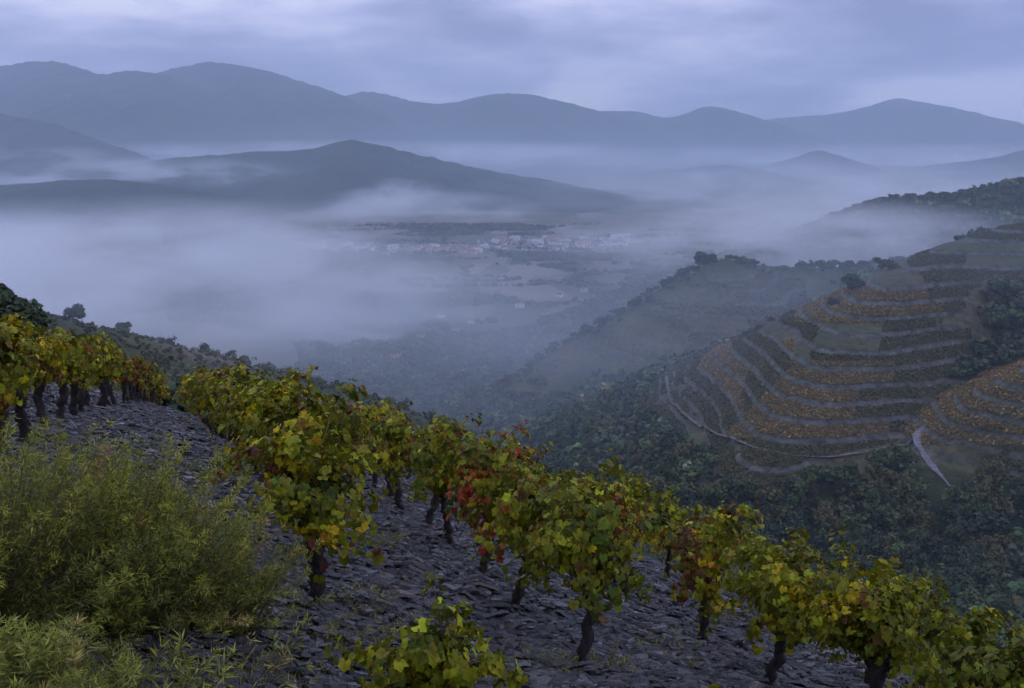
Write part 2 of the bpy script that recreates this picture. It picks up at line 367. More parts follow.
# ------------------------------------------------------------------ road at the ravine foot
def gz(x, y): return float(land(np.array([float(x)]), np.array([float(y)]))[0][0])
def on_land(u, v, y0=150, y1=1400, n=900):          # where the ray through a place first meets the land
    yy = np.linspace(y0, y1, n); d = P(u, v, 1.0); zl = land(d[0] * yy, yy)[0]
    k = np.argmax(d[2] * yy < zl)
    return np.array([d[0] * yy[k], yy[k], zl[k]])
m, N_, L_ = mat('road_gravel')
M_ROAD = finish(m, N_, L_, ramp(N_, L_, noise_c(N_, L_, geo(N_), .8, 5), [(.3, (.07, .07, .075)), (.7, (.22, .22, .23))]), .8, None, 0, .2)
m, N_, L_ = mat('path_earth')
M_PATH = finish(m, N_, L_, ramp(N_, L_, noise_c(N_, L_, geo(N_), .35, 5), [(.3, (.05, .05, .045)), (.7, (.17, .165, .15))]), .9, None, 0, .1)
def strip(name, uvs, width, matr, lift=.5):
    c = dens([on_land(u, v) for u, v in uvs], 14); n = len(c)
    tg = np.gradient(c[:, :2], axis=0); tg /= np.linalg.norm(tg, axis=1)[:, None] + 1e-9; nr = np.stack([-tg[:, 1], tg[:, 0]], 1)
    w = (np.interp(np.linspace(0, 1, n), np.linspace(0, 1, len(width)), width) * (1 + .55 * fbm(c[:, 0], c[:, 1], 3.0, 2, 15)))[:, None]
    rows = []
    for k in (-1, -.33, .33, 1):
        p = c[:, :2] + nr * w * k; z = land(p[:, 0], p[:, 1])[0]; rows.append(np.column_stack([p, z]))
    zz_ = np.max([r[:, 2] for r in rows], 0) + lift
    for r in rows: r[:, 2] = zz_
    V = np.stack(rows, 1).reshape(-1, 3); id_ = np.arange(n * 4).reshape(n, 4)
    q = np.stack([id_[:-1, :-1], id_[1:, :-1], id_[1:, 1:], id_[:-1, 1:]], -1).reshape(-1, 4)
    return tag(mesh_np(name, V, [q], matr, smooth=True), kind='structure')
ROAD_UV = [(950, 490), (943, 480), (933, 470), (926, 460), (918, 448), (917, 438), (922, 431)]
strip('road', ROAD_UV, [.5, .9, 1.3, 1.6, 1.5, .8], M_ROAD, .35)
PATH_UV = [(664, 368), (668, 388), (678, 408), (697, 426), (725, 440), (765, 451), (815, 458), (860, 455), (900, 446), (921, 440)]
strip('path', PATH_UV, [.8, 1.0, 1.0, .8, .7, .8], M_PATH, .3)

# ------------------------------------------------------------------ leaf shapes
def orient(n, t):
    """rows of unit normals n and tips t -> matrices (m,3,3) with columns (side, tip, normal)"""
    n = n / (np.linalg.norm(n, axis=1, keepdims=True) + 1e-9); t = t - n * (t * n).sum(1, keepdims=True)
    t = t / (np.linalg.norm(t, axis=1, keepdims=True) + 1e-9); s = np.cross(t, n)
    return np.stack([s, t, n], -1)
def put(tmpl, org, M3, size):
    return org[:, None, :] + np.einsum('nij,kj->nki', M3, tmpl) * size[:, None, None]
_ang = np.radians([-150, -112, -92, -58, -34, 0, 34, 58, 92, 112, 150]); _rad = np.array([.62, .78, .66, .92, .74, 1.0, .74, .92, .66, .78, .62])
VL = np.array([[0, .02, .0]] + [[math.sin(a) * r * .56, .06 + math.cos(a) * r * .56, -.10 * r * r - .06 * abs(math.sin(a))] for a, r in zip(_ang, _rad)])
VL[:, 1] += .28
VLF = np.array([[0, k, k + 1] for k in range(1, 11)])
VL[6, 2] -= .08

PAL = dict(dark=(.045, .07, .010), green=(.095, .145, .012), olive=(.17, .19, .011), lime=(.28, .31, .012), yellow=(.50, .40, .010), orange=(.42, .17, .02), red=(.36, .035, .02), wine=(.10, .022, .018), brown=(.14, .065, .02))
PN = list(PAL); PA = np.array([PAL[k] for k in PN])
def tube(path, rad, k=7, seed=0, rough=0.0):
    path = np.asarray(path, float); n = len(path); tg = np.gradient(path, axis=0); tg /= np.linalg.norm(tg, axis=1)[:, None] + 1e-9
    up = np.array([.3, .9, .1]); V = []
    r_ = np.random.default_rng(seed)
    for i in range(n):
        a = np.cross(tg[i], up); a /= np.linalg.norm(a) + 1e-9; b = np.cross(tg[i], a)
        th = np.arange(k) / k * 2 * np.pi; rr = rad[i] * (1 + rough * r_.uniform(-1, 1, k))
        V.append(path[i] + np.cos(th)[:, None] * a * rr[:, None] + np.sin(th)[:, None] * b * rr[:, None])
    V = np.concatenate(V); Fq = [[i * k + j, i * k + (j + 1) % k, (i + 1) * k + (j + 1) % k, (i + 1) * k + j] for i in range(n - 1) for j in range(k)]
    cap = [[(n - 1) * k + j for j in range(k)]]
    return V, np.array(Fq), np.array(cap)
class MB:
    def __init__(s): s.V = []; s.F = {}; s.n = 0; s.C = []
    def add(s, V, *Fs, col=None):
        V = np.asarray(V); s.V.append(V)
        for f in Fs: s.F.setdefault(np.asarray(f).shape[1], []).append(np.asarray(f) + s.n)
        if col is not None: s.C.append(np.broadcast_to(col, (len(V), 3)))
        s.n += len(V)
    def build(s, name, m, parent=None, smooth=False):
        return mesh_np(name, np.concatenate(s.V), [np.concatenate(v) for v in s.F.values()], m, parent, np.concatenate(s.C) if s.C else None, smooth)

def curve_pts(p0, d, length, droop, n=7, wig=.0, r=None):
    p = np.array(p0, float); d = np.array(d, float); d /= np.linalg.norm(d); out = [p.copy()]
    for k in range(n):
        d = d + np.array([0, 0, -droop / n]) + (r.normal(0, wig, 3) if r is not None else 0); d /= np.linalg.norm(d)
        p = p + d * length / n; out.append(p.copy())
    return np.array(out)

def make_vine(x, y, along, w, seed, height=1.3, leaves=430, young=False, lsize=1.0):
    r = np.random.default_rng(seed)
    z0 = float(near_fine(np.array([x]), np.array([y]))[0]) - .03
    root = empty('grapevine', (x, y, z0))
    al = np.array([along[0], along[1], -.295 * along[0] - .295 * along[1]]); al /= np.linalg.norm(al); cr = np.array([al[1], -al[0], 0.]); cr /= np.linalg.norm(cr)
    sc = height / 1.3
    hh = (.60 if not young else .12) * r.uniform(.92, 1.12) * sc
    lean = r.uniform(-.11, .11, 2)
    path = np.array([[0, 0, -.12], [.0, 0, .02], [lean[0] * .5, lean[1] * .3, hh * .35], [lean[0] * 1.1, lean[1], hh * .7], [lean[0] * .9, lean[1] * 1.1, hh]])
    path = dens(path, 5); path[1:, :2] += r.normal(0, .010, (len(path) - 1, 2))
    kz = np.linspace(0, 1, len(path)); R0 = (.050 if not young else .018) * r.uniform(.8, 1.2)
    rad = R0 * (1.35 - .55 * sst(0, .25, kz) + .30 * sst(.75, 1, kz)) * (1 + .24 * r.uniform(-1, 1, len(path)))
    tb = MB(); V, f, c = tube(path, rad, 11, seed, .22); tb.add(V, f, c)
    head = path[-1]; arms = []
    for a in range(3 if not young else 2):
        d = al * (1 if a % 2 == 0 else -1) * r.uniform(.3, .8) + cr * r.uniform(-.3, .3) + np.array([0, 0, r.uniform(.5, 1.0)])
        ap = curve_pts(head - np.array([0, 0, .03]), d, r.uniform(.16, .30) * sc, -.2, 5, .12, r)
        V, f, c = tube(ap, np.linspace(R0 * .75, R0 * .35, 6), 7, seed + a, .15); tb.add(V, f, c); arms.append(ap)
    tb.build('trunk', M_BARK, root, True)
    cb = MB(); org, nor, tip = [], [], []
    nc = 17 if not young else 18
    per = leaves // nc
    for k in range(nc):
        ap = arms[k % len(arms)]; s0 = ap[r.integers(2, 6)]
        side = 1 if (k // 3) % 2 else -1
        d = al * r.normal(0, .42 if not young else .5) + cr * side * r.uniform(.0, .38 if not young else .6) + np.array([0, 0, r.uniform(.7, 1.4)])
        ln = r.uniform(.45, .80) * sc * (1 if not young else 1.0); cp = curve_pts(s0, d, ln, r.uniform(.5, 3.0), 9, .09, r)
        top = height * r.uniform(.86, 1.05); cp[:, 2] = np.where(cp[:, 2] > top, top + (cp[:, 2] - top) * .25, cp[:, 2])
        V, f, c = tube(cp, np.linspace(.0055, .002, len(cp)), 4); cb.add(V, f)
        tt = r.uniform(.08, 1.0, per) * (len(cp) - 1); i0 = np.minimum(tt.astype(int), len(cp) - 2); fr = (tt - i0)[:, None]
        p = cp[i0] * (1 - fr) + cp[i0 + 1] * fr
        off = r.normal(0, 1, (per, 3)); off /= np.linalg.norm(off, axis=1)[:, None]; off[:, 2] *= .6
        p = p + off * r.uniform(.03, .13, (per, 1)) * (1 if not young else .7)
        org.append(p); ctr = head + np.array([0, 0, .25]); o2 = p - ctr; o2 /= np.linalg.norm(o2, axis=1)[:, None] + 1e-6
        nor.append(o2 * .9 + off * .5 + np.array([0, 0, .55]) + r.normal(0, .42, (per, 3)))
        tip.append(np.array([0, 0, -1.]) + o2 * .45 + r.normal(0, .38, (per, 3)))
    org, nor, tip = map(np.concatenate, (org, nor, tip)); n = len(org)
    if not young:                                   # shoots that hang down the sides
        low = r.random(n) < .12; org[low, 2] -= r.uniform(.05, .22, low.sum()) * sc
    keep = org[:, 2] > (r.uniform(.42, .68, n) if not young else .06); org, nor, tip = org[keep], nor[keep], tip[keep]; n = len(org)
    size = .040 + .050 * r.random(n) ** 1.3; size = size * lsize * (1 if not young else .95)
    wts = np.array([w.get(k, 0) for k in PN], float); wts /= wts.sum()
    # colours go in patches through the canopy
    gxv = np.cumsum(wts); fld = np.clip(.5 + .5 * fbm(org[:, 0] * 1 + x * 3, org[:, 2] + org[:, 1] * .7 + y * 3, .30, 2, seed % 17) * 1.5, 0, .999)
    pick = np.where(r.random(n) < .68, np.searchsorted(gxv, fld), np.searchsorted(gxv, r.random(n))); pick = np.minimum(pick, len(PN) - 1)
    c0 = PA[pick] * r.lognormal(-.22, .34, (n, 1)) * (1 + r.normal(0, .05, (n, 3)))
    edge = PA[[PN.index('yellow')]] * .55 + PA[[PN.index('brown')]] * .45
    em = (r.random((n, 1)) ** 2) * .55
    colr = np.repeat(c0[:, None, :], 12, 1); colr[:, 1:] = c0[:, None] * (1 - em[:, None]) + edge[None] * em[:, None]
    V = put(VL, org, orient(nor, tip), size)
    fold = r.uniform(-.1, .9, n)[:, None]; M3 = orient(nor, tip)             # each blade folds and curls its own way
    V = (V + M3[:, None, :, 2] * ((np.abs(VL[None, :, 0]) * fold - VL[None, :, 1] ** 2 * r.uniform(-.1, .5, n)[:, None]) * size[:, None])[..., None]).reshape(-1, 3)
    V = V + r.normal(0, .0032, V.shape)
    fc = (VLF[None] + (np.arange(n) * 12)[:, None, None]).reshape(-1, 3)
    cb.build('cane', M_CANE, root, True)
    mesh_np('crown', V, [fc], M_LEAF, root, np.clip(colr.reshape(-1, 3), 0, 1), True)
    return root

MO = dict(
    goldgreen=dict(dark=.4, green=2.2, olive=5, lime=4, yellow=2.6, orange=.4, brown=1.6, wine=.4),
    autumn=dict(olive=3.5, lime=3, yellow=3.5, orange=1.1, brown=2.4, wine=1, red=.3),
    limey=dict(lime=5, olive=5, green=3, yellow=1.0, brown=.7, dark=.4),
    green=dict(green=4.5, olive=5, lime=3, dark=.9, brown=.8, yellow=.4),
    yellow=dict(yellow=7, lime=3, olive=1, orange=.6),
    wine=dict(wine=5, brown=4, red=1.5, olive=2, green=1.5),
    red=dict(olive=3.2, green=2, lime=2.6, red=2.4, orange=1.5, wine=1.6, brown=1),
    mixed=dict(olive=4.5, green=3, lime=2.5, brown=2.2, wine=1.0, orange=.4, yellow=1.2),
)
WORD = dict(goldgreen='golden green', autumn='yellow-brown', limey='bright lime green', green='mid green', yellow='clear yellow', wine='dark wine-red', red='red-topped green', mixed='olive and brown')
ORD = ['first', 'second', 'third', 'fourth', 'fifth', 'sixth', 'seventh', 'eighth', 'ninth', 'tenth', 'eleventh', 'twelfth', 'thirteenth', 'fourteenth', 'fifteenth', 'sixteenth', 'seventeenth', 'eighteenth', 'nineteenth', 'twentieth', 'twenty-first', 'twenty-second', 'twenty-third', 'twenty-fourth', 'twenty-fifth', 'twenty-sixth']
def row(pts, y0, y1, step, moods, rowname, hgt=1.3, exact=None):
    pts = np.array(pts)
    ys_ = list(exact) if exact else []
    y = ys_[-1] + step if ys_ else y0
    while y < y1: ys_.append(y); y += step * rng.uniform(.9, 1.1)
    for k, y in enumerate(ys_):
        x = float(np.interp(y, pts[:, 1], pts[:, 0])); x2 = float(np.interp(y + .5, pts[:, 1], pts[:, 0]))
        md = moods(y, k); al = np.array([x2 - x, .5]); al /= np.linalg.norm(al)
        n = 1500 if y < 8.5 else 1150 if y < 11 else 850 if y < 15 else 560 if y < 20 else 380
        v = make_vine(x + rng.normal(0, .03), y, al, MO[md], 100 + int(rng.integers(1, 9999)), hgt * rng.uniform(.94, 1.06), n, lsize=1.0 if y < 11 else 1.15 if y < 15 else 1.3)
        tag(v, f'{WORD[md]} grapevine, {ORD[k]} from the near end of the {rowname}', 'grapevine', 'grapevines of the ' + rowname)
# pixel column and distance of each row; u is measured on the camera's own level
def ux(u, v, y): return P(u, v, y)[0]
R1 = [(-4.0, 7.5), (-4.5, 9), (-5.03, 10.65), (-5.7, 12.5), (-6.35, 14.6), (-7.4, 17.8), (-9.3, 24), (-11.5, 31), (-13, 36)]
R2_ = [(-1.19, 5.78), (-1.72, 7.3), (-2.28, 9), (-3.2, 11.7), (-4.3, 14.6), (-5.6, 17.8), (-7.8, 24), (-9.9, 31), (-11.4, 36)]
R3 = [(.5, 6.06), (.04, 7.29), (-.46, 9.02), (-.84, 10.04), (-1.36, 11.69), (-2.2, 14.6), (-3.13, 17.8), (-5.0, 24), (-6.9, 31)]
R4 = [(2.7, 4.7), (2.35, 5.8), (2.0, 6.9), (1.66, 8.05), (1.17, 9.78), (.55, 11.7), (-.35, 14.6), (-1.3, 17.8), (-3.1, 24), (-4.9, 31)]
R5 = [(4.1, 5.8), (3.65, 7.1), (3.25, 8.31), (2.75, 9.9), (2.2, 11.7), (1.3, 14.6), (.35, 17.8), (-1.5, 24), (-3.2, 31)]
row(R1, 7.6, 33, 1.1, lambda y, k: ['autumn', 'goldgreen', 'autumn', 'goldgreen', 'goldgreen', 'mixed'][k % 6] if y < 17 else ['mixed', 'goldgreen', 'wine'][k % 3], 'leftmost vine row', 1.12)
row(R2_, 5.78, 33, 1.12, lambda y, k: ['goldgreen', 'goldgreen', 'mixed', 'goldgreen', 'limey', 'mixed'][k % 6], 'second vine row', 1.3)
row(R3, 6.06, 31, 1.2, lambda y, k: ['green', 'red', 'red', 'green', 'limey', 'mixed', 'wine', 'yellow', 'wine', 'yellow', 'goldgreen'][min(k, 10)] if k < 11 else ['goldgreen', 'mixed', 'limey'][k % 3], 'middle vine row', 1.3, exact=[6.06, 7.29, 8.3, 9.4, 10.5, 11.69, 12.9, 14.1, 15.4])
row(R4, 4.75, 31, 1.25, lambda y, k: ['green', 'limey', 'goldgreen', 'mixed', 'autumn', 'limey', 'green', 'mixed'][k % 8], 'fourth vine row', 1.26, exact=[4.75, 5.85, 6.95, 8.05, 9.5])
row(R5, 8.0, 30, 1.3, lambda y, k: ['mixed', 'green', 'limey', 'goldgreen'][k % 4], 'rightmost vine row', 1.22, exact=[5.9, 7.1, 8.31, 9.6])
def at_px(u, v):                                    # where that ray meets the near slope
    d = P(u, v, 1.0); y = np.linspace(1.5, 40, 4000); zl = near_z(d[0] * y, y); k = np.argmax(d[2] * y < zl); return d[0] * y[k], y[k]
xx, yy = at_px(428, 706)
v = make_vine(xx, yy, np.array([1, .2]), dict(lime=6, green=2.5, olive=3, yellow=.5), 4242, .86, 780, True, 1.15); tag(v, 'small bright green young vine standing alone on slate in the near alley', 'grapevine')
xx, yy = at_px(765, 775)
v = make_vine(xx, yy, np.array([1, .2]), MO['limey'], 4343, .72, 260, True, 1.1); tag(v, 'small low green vine at the bottom edge, below the fourth row', 'grapevine')

# ------------------------------------------------------------------ slates
def slates(n, yr, size, seed):
    r = np.random.default_rng(seed)
    y = yr[0] + (yr[1] - yr[0]) * r.random(n) ** 1.0
    x = r.uniform(-.66, .66, n) * (y + .8) - .2
    z = near_fine(x, y)
    L1 = np.minimum(size * r.lognormal(0, .42, n), size * 2.0); L2 = L1 * r.uniform(.28, .6, n); th = np.minimum(L1 * r.uniform(.06, .16, n), .016)
    yaw = r.normal(.0, .30, n) + .5 * fbm(x, y, 1.5, 2, 8)
    e = .02; gxn = (near_fine(x + .12, y) - near_fine(x - .12, y)) / .24; gyn = (near_fine(x, y + .12) - near_fine(x, y - .12)) / .24
    tl = .34 * (size / np.maximum(L1, size * .6)) ** .6
    nor = np.stack([-gxn + r.normal(0, 1, n) * tl - .10, -gyn + r.normal(0, 1, n) * tl + .24, np.ones(n)], 1)
    tipv = np.stack([np.cos(yaw), np.sin(yaw), np.zeros(n)], 1)
    M3 = orient(nor, tipv)
    a = np.linspace(0, 2 * np.pi, 7)[:-1][None] + r.uniform(-.35, .35, (n, 6)); rr = r.uniform(.75, 1.1, (n, 6))
    ox = np.sin(a) * rr * L2[:, None] * .5; oy = np.cos(a) * rr * L1[:, None] * .5
    top = np.stack([ox * .93, oy * .93, np.broadcast_to(th[:, None] * .5, ox.shape) + r.normal(0, .12, ox.shape) * th[:, None]], -1); bot = np.stack([ox, oy, -np.broadcast_to(th[:, None], ox.shape)], -1)
    loc = np.concatenate([top, bot], 1)
    V = np.einsum('nij,nkj->nki', M3, loc) + np.stack([x, y, z - .006 + .034 * r.random(n) ** 1.5 + th * .3], 1)[:, None]
    b = (np.arange(n) * 12)[:, None]
    hexf = b + np.arange(6)[::-1][None]
    j = np.arange(6); sq = np.stack([j, (j + 1) % 6, (j + 1) % 6 + 6, j + 6], 1)
    sqf = (b[:, :, None] + sq[None]).reshape(-1, 4)
    col = r.lognormal(math.log(.068), .62, (n, 1)) * np.array([[.96, 1.0, 1.0]]) * (1 + r.normal(0, .04, (n, 3)))
    col = np.minimum(col * .92, .20); col = col * np.where(L1 > .16, .55, 1)[:, None]; rust = r.random(n) < .04; col[rust] = np.array([.11, .075, .05])
    return V.reshape(-1, 3), hexf, sqf, np.repeat(col, 12, 0)
mb = MB()
for (n, yr, sz, sd_) in ((18000, (1.8, 6.5), .05, 1), (8500, (1.8, 7), .125, 2), (1200, (1.8, 9), .19, 12), (34000, (6, 14), .062, 3), (13000, (6, 16), .135, 7), (26000, (13, 28), .13, 4)):
    V, h6, s4, c = slates(n, yr, sz, sd_); mb.add(V, h6, s4, col=c)
tag(mb.build('slate_gravel', M_SLATE), 'broken dark blue-grey slate covering the ground between the vine rows', 'gravel', kind='stuff')

# ------------------------------------------------------------------ shrubs in front
BL = np.array([[0, 0, 0], [.075, .35, .02], [0, 1, -.05], [-.075, .35, .02]]); BLF = np.array([[0, 1, 2], [0, 2, 3]])
def make_shrub(x, y, seed, nst, hgt, spread, leaf, per, cols, name='shrub', stem_r=.003, up=.9):
    r = np.random.default_rng(seed); z0 = float(near_fine(np.array([x]), np.array([y]))[0]) - .03
    root = empty(name, (x, y, z0)); sb = MB(); O, Nn, T, Cc, Sz = [], [], [], [], []
    for k in range(nst):
        az = r.uniform(0, 2 * np.pi); out_ = abs(r.normal(0, .55)) * spread
        d = np.array([math.cos(az) * out_, math.sin(az) * out_, up]); b0 = np.array([math.cos(az), math.sin(az), 0]) * r.uniform(0, .16) * spread
        ln = hgt * r.uniform(.55, 1.08)
        cp = curve_pts(b0, d, ln, r.uniform(-.35, .35), 8, .10, r)
        V, f, c = tube(cp, np.linspace(stem_r, stem_r * .3, len(cp)), 4); sb.add(V, f)
        tt = (1 - r.random(per) ** 1.5 * .85) * (len(cp) - 1); i0 = np.minimum(tt.astype(int), len(cp) - 2); fr = (tt - i0)[:, None]
        p = cp[i0] * (1 - fr) + cp[i0 + 1] * fr; ax = cp[i0 + 1] - cp[i0]; ax /= np.linalg.norm(ax, axis=1)[:, None]
        # short side sprigs
        sp_ = r.normal(0, 1, (per, 3)); sp_ -= ax * (sp_ * ax).sum(1, keepdims=True); sp_ /= np.linalg.norm(sp_, axis=1)[:, None]
        spr = r.uniform(0, .05, (per, 1)) * (hgt / .8) * (1 - (tt / (len(cp) - 1))[:, None] * .7)
        p = p + sp_ * spr
        T.append(ax * .75 + sp_ * 1.0 + r.normal(0, .2, (per, 3))); Nn.append(r.normal(0, 1, (per, 3)) + np.array([0, 0, .8])); O.append(p)
        tt01 = (tt / (len(cp) - 1))[:, None]
        tone = r.choice(len(cols), p=np.array([c[1] for c in cols]) / sum(c[1] for c in cols))
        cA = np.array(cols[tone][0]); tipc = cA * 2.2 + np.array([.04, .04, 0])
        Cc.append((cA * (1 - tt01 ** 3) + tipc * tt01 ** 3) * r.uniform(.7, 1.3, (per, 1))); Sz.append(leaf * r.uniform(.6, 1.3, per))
    O, Nn, T, Cc, Sz = map(np.concatenate, (O, Nn, T, Cc, Sz)); n = len(O)
    V = put(BL, O, orient(Nn, T), Sz).reshape(-1, 3); fc = (BLF[None] + (np.arange(n) * 4)[:, None, None]).reshape(-1, 3)
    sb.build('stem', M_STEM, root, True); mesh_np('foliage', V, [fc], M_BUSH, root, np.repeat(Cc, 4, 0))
    return root
OL = [((.09, .10, .014), 5), ((.15, .15, .018), 3.5), ((.05, .06, .012), 3), ((.15, .11, .04), .6), ((.22, .07, .04), .15)]
LG = [((.13, .14, .024), 4), ((.09, .10, .022), 3), ((.18, .145, .045), 1.2)]
sx, sy = at_px(95, 640)
tag(make_shrub(sx, sy + .25, 51, 560, .84, 1.12, .028, 210, OL), 'large feathery olive-green shrub growing on slate beside the second vine row', 'shrub')
sx, sy = at_px(215, 628)
tag(make_shrub(sx, sy + .1, 52, 200, .56, .95, .026, 150, OL), 'low twiggy grey-green shrub at the right skirt of the large feathery shrub', 'shrub')
sx, sy = at_px(-60, 655)
tag(make_shrub(sx, sy + .2, 53, 280, .90, 1.0, .028, 150, OL), 'dark olive shrub cut by the left frame edge behind the pale grassy one', 'shrub')
sx, sy = at_px(5, 770)
tag(make_shrub(sx, sy, 54, 260, .42, 1.0, .036, 110, LG), 'bright yellow-green long-leaved shrub in the bottom left corner', 'shrub')
sx, sy = at_px(125, 740)
tag(make_shrub(sx, sy, 55, 90, .32, 1.3, .05, 40, OL + LG), 'small low scrubby plant at the foot of the large feathery shrub', 'shrub')
WD = [(238, 672, .26, 'sprawling weed on slate right of the large feathery shrub'), (262, 700, .2, 'low weed on slate at the bottom edge near the feathery shrub'), (348, 604, .16, 'small yellow-green weed right of the nearest thick vine trunk of the second row'),
      (383, 640, .12, 'tiny yellow-green weed left of the lone young vine'), (322, 640, .10, 'tiny seedling between the thick trunk and the lone young vine'), (607, 668, .13, 'small yellow-green weed at the foot of the thickest middle-row trunk'),
      (540, 668, .10, 'little weed on slate left of the thickest middle-row trunk'), (378, 548, .12, 'little weed in the alley below the yellow vines'), (660, 655, .11, 'small weed between the middle row and fourth row trunks'),
      (205, 690, .24, 'dark scrubby weed at the bottom edge under the large feathery shrub'), (300, 560, .14, 'thin weed left of the nearest second-row trunk'), (60, 452, .22, 'pale weed in the alley below the leftmost vine row')]
for i, (u, v, h, lab) in enumerate(WD):
    wx, wy = at_px(u, v); tag(make_shrub(wx, wy, 70 + i, 22, h * 1.3, 1.5, .045, 14, LG, 'weed', .002, .7), lab, 'weed', 'weeds on the slate')

# ------------------------------------------------------------------ trees
def crown_pts(r, n, rx, rz, lobes=7, flat=.75):
    c = np.stack([r.normal(0, .42, lobes) * rx, r.normal(0, .42, lobes) * rx, r.uniform(-.35, .55, lobes) * rz], 1); c[0] = (0, 0, .1 * rz)
    sr = r.uniform(.38, .62, lobes) * rx
    k = r.integers(0, lobes, n); d = r.normal(0, 1, (n, 3)); d /= np.linalg.norm(d, axis=1)[:, None]
    rad = r.uniform(.55, 1.08, n)[:, None] ** .6
    p = c[k] + d * rad * sr[k][:, None] * np.array([1, 1, flat * rz / rx])
    return p, d, r.uniform(.75, 1.25, lobes)[k]
QT = np.array([[-.5, -.35, 0], [.45, -.5, .1], [.5, .4, -.05], [-.1, .6, .12], [-.55, .2, -.08]])
def crown_mesh(r, n, rx, rz, zc, size, col, lobes=7):
    p, d, k = crown_pts(r, n, rx, rz, lobes); p[:, 2] += zc
    M3 = orient(d + r.normal(0, .5, (n, 3)) + np.array([0, 0, .35]), r.normal(0, 1, (n, 3)))
    V = put(QT, p, M3, size * r.uniform(.6, 1.4, n)).reshape(-1, 3)
    fc = (np.arange(5)[None] + (np.arange(n) * 5)[:, None])
    c = np.array(col)[None] * (k * r.uniform(.7, 1.35, n))[:, None] * (1 + r.normal(0, .08, (n, 3)))
    return V, fc, np.repeat(np.clip(c, 0, 1), 5, 0)
def conifer_mesh(r, n, rx, h, size, col):
    t = r.random(n) ** .75; z = h * (.15 + .85 * t); az = r.uniform(0, 2 * np.pi, n)
    tier = .65 + .35 * np.abs(((t * 6) % 1)); rad = rx * (1 - t) ** .85 * tier * r.uniform(.3, 1.05, n) ** .5 + .05
    p = np.stack([np.cos(az) * rad, np.sin(az) * rad, z - rad * .25], 1); d = np.stack([np.cos(az), np.sin(az), np.full(n, .6)], 1)
    M3 = orient(d + r.normal(0, .3, (n, 3)), np.stack([np.cos(az), np.sin(az), -.5 * np.ones(n)], 1))
    V = put(QT, p, M3, size * r.uniform(.6, 1.4, n)).reshape(-1, 3)
    c = np.array(col)[None] * r.uniform(.6, 1.4, n)[:, None]
    return V, np.arange(5)[None] + (np.arange(n) * 5)[:, None], np.repeat(c, 5, 0)
TCOL = [(.035, .055, .022), (.05, .078, .028), (.07, .095, .032), (.035, .055, .032), (.10, .095, .035), (.055, .072, .04)]
protos = []
def make_tree(kind, seed, h, name, ci, n=420, lf=1.0):
    r = np.random.default_rng(seed); root = empty(name, (0, 0, 0))
    tb = MB(); th = h * (.55 if kind == 'b' else .95)
    path = np.array([[0, 0, -1.0], [0, 0, .1], [r.normal(0, .04) * h, r.normal(0, .04) * h, th * .5], [r.normal(0, .05) * h, r.normal(0, .05) * h, th]])
    V, f, c = tube(path, np.array([.035, .03, .02, .008]) * h, 6); tb.add(V, f, c)
    if kind == 'b':
        for q_ in range(5):
            az = r.uniform(0, 6.28); cp = curve_pts(path[2] * (.7 + .1 * q_), (math.cos(az), math.sin(az), .8), h * .38, .2, 4, .1, r); V, f, c = tube(cp, np.linspace(.014, .004, 5) * h, 5); tb.add(V, f)
    tb.build('trunk', M_TBARK, root, True)
    if kind == 'b': V, f, c = crown_mesh(r, n, h * .42, h * .40, h * .60, h * .085 * lf, TCOL[ci], 9)
    elif kind == 's': V, f, c = crown_mesh(r, n, h * .58, h * .50, h * .34, h * .11 * lf, TCOL[ci], 9)
    else: V, f, c = conifer_mesh(r, n, h * .30, h, h * .09, TCOL[ci])
    mesh_np('crown', V, [f], M_TREE, root, c)
    return root
def tree_from(proto, p, sc, label, cat, group, rz=None):
    rz = rng.uniform(0, 6.28) if rz is None else rz
    if not proto.get('used'):
        proto['used'] = 1; o = proto; o.location = tuple(p); o.rotation_euler = (0, 0, rz); o.scale = (sc,) * 3
    else: o = copy_thing(proto, tuple(p), rz, (sc * rng.uniform(.85, 1.15), sc * rng.uniform(.85, 1.15), sc))
    o['used'] = 1
    return tag(o, label, cat, group)
# lone trees of the near left hill
def lone(kind, u, v, y, hpx, ci, label, seed, n=900, name='tree', cat='tree', lf=1.0):
    """stands on the land y metres off with its top seen at height v"""
    p = P(u, v, y); z = gz(p[0], y); h = max(1.5, (p[2] - z) / .96)
    if h > hpx: h = hpx; 
    o = make_tree(kind, seed, h, name, ci, n, lf); o.location = (p[0], y, max(z, z) - .15); return tag(o, label, cat)
lone('b', 2, 277, 44, 10.0, 0, 'dark broadleaf tree cut by the left frame edge above the vines', 301, 9000, lf=.38)
lone('s', 134, 324, 52, 9.0, 3, 'dark round bush standing behind the far end of the leftmost vine row', 302, 4000, 'bush', 'bush', .5)
lone('b', 76, 295, 252, 6.5, 3, 'dark broad-topped tree alone on the crest of the near left hill', 303, 1200, lf=.8)
lone('s', 118, 309, 262, 5.0, 5, 'rounded grey bush on the near left crest right of the lone broad-topped tree', 304, 700, 'bush', 'bush')
lone('s', 34, 296, 240, 3, 5, 'small low bush on the near left crest, left of the lone broad-topped tree', 305, 700, 'bush', 'bush')
lone('s', 857, 256, 523, 11, 3, 'largest round tree on the shoulder of the terraced hill', 306, 700)
lone('s', 890, 247, 545, 9, 5, 'misty round tree right of the largest tree on the terraced hill', 307, 600)
lone('s', 834, 277, 508, 6.0, 3, 'small tree just left of the largest tree on the terraced shoulder', 308, 500)
lone('b', 700, 250, 800, 14, 5, 'misty tree standing at the top of the farther wooded ridge', 309, 400)
lone('s', 711, 250, 800, 13, 5, 'bushy pale tree at the tip of the farther wooded ridge', 310, 400)
lone('s', 868, 198, 1098, 14, 5, 'tallest tree on the skyline of the topmost right ridge', 311, 400)
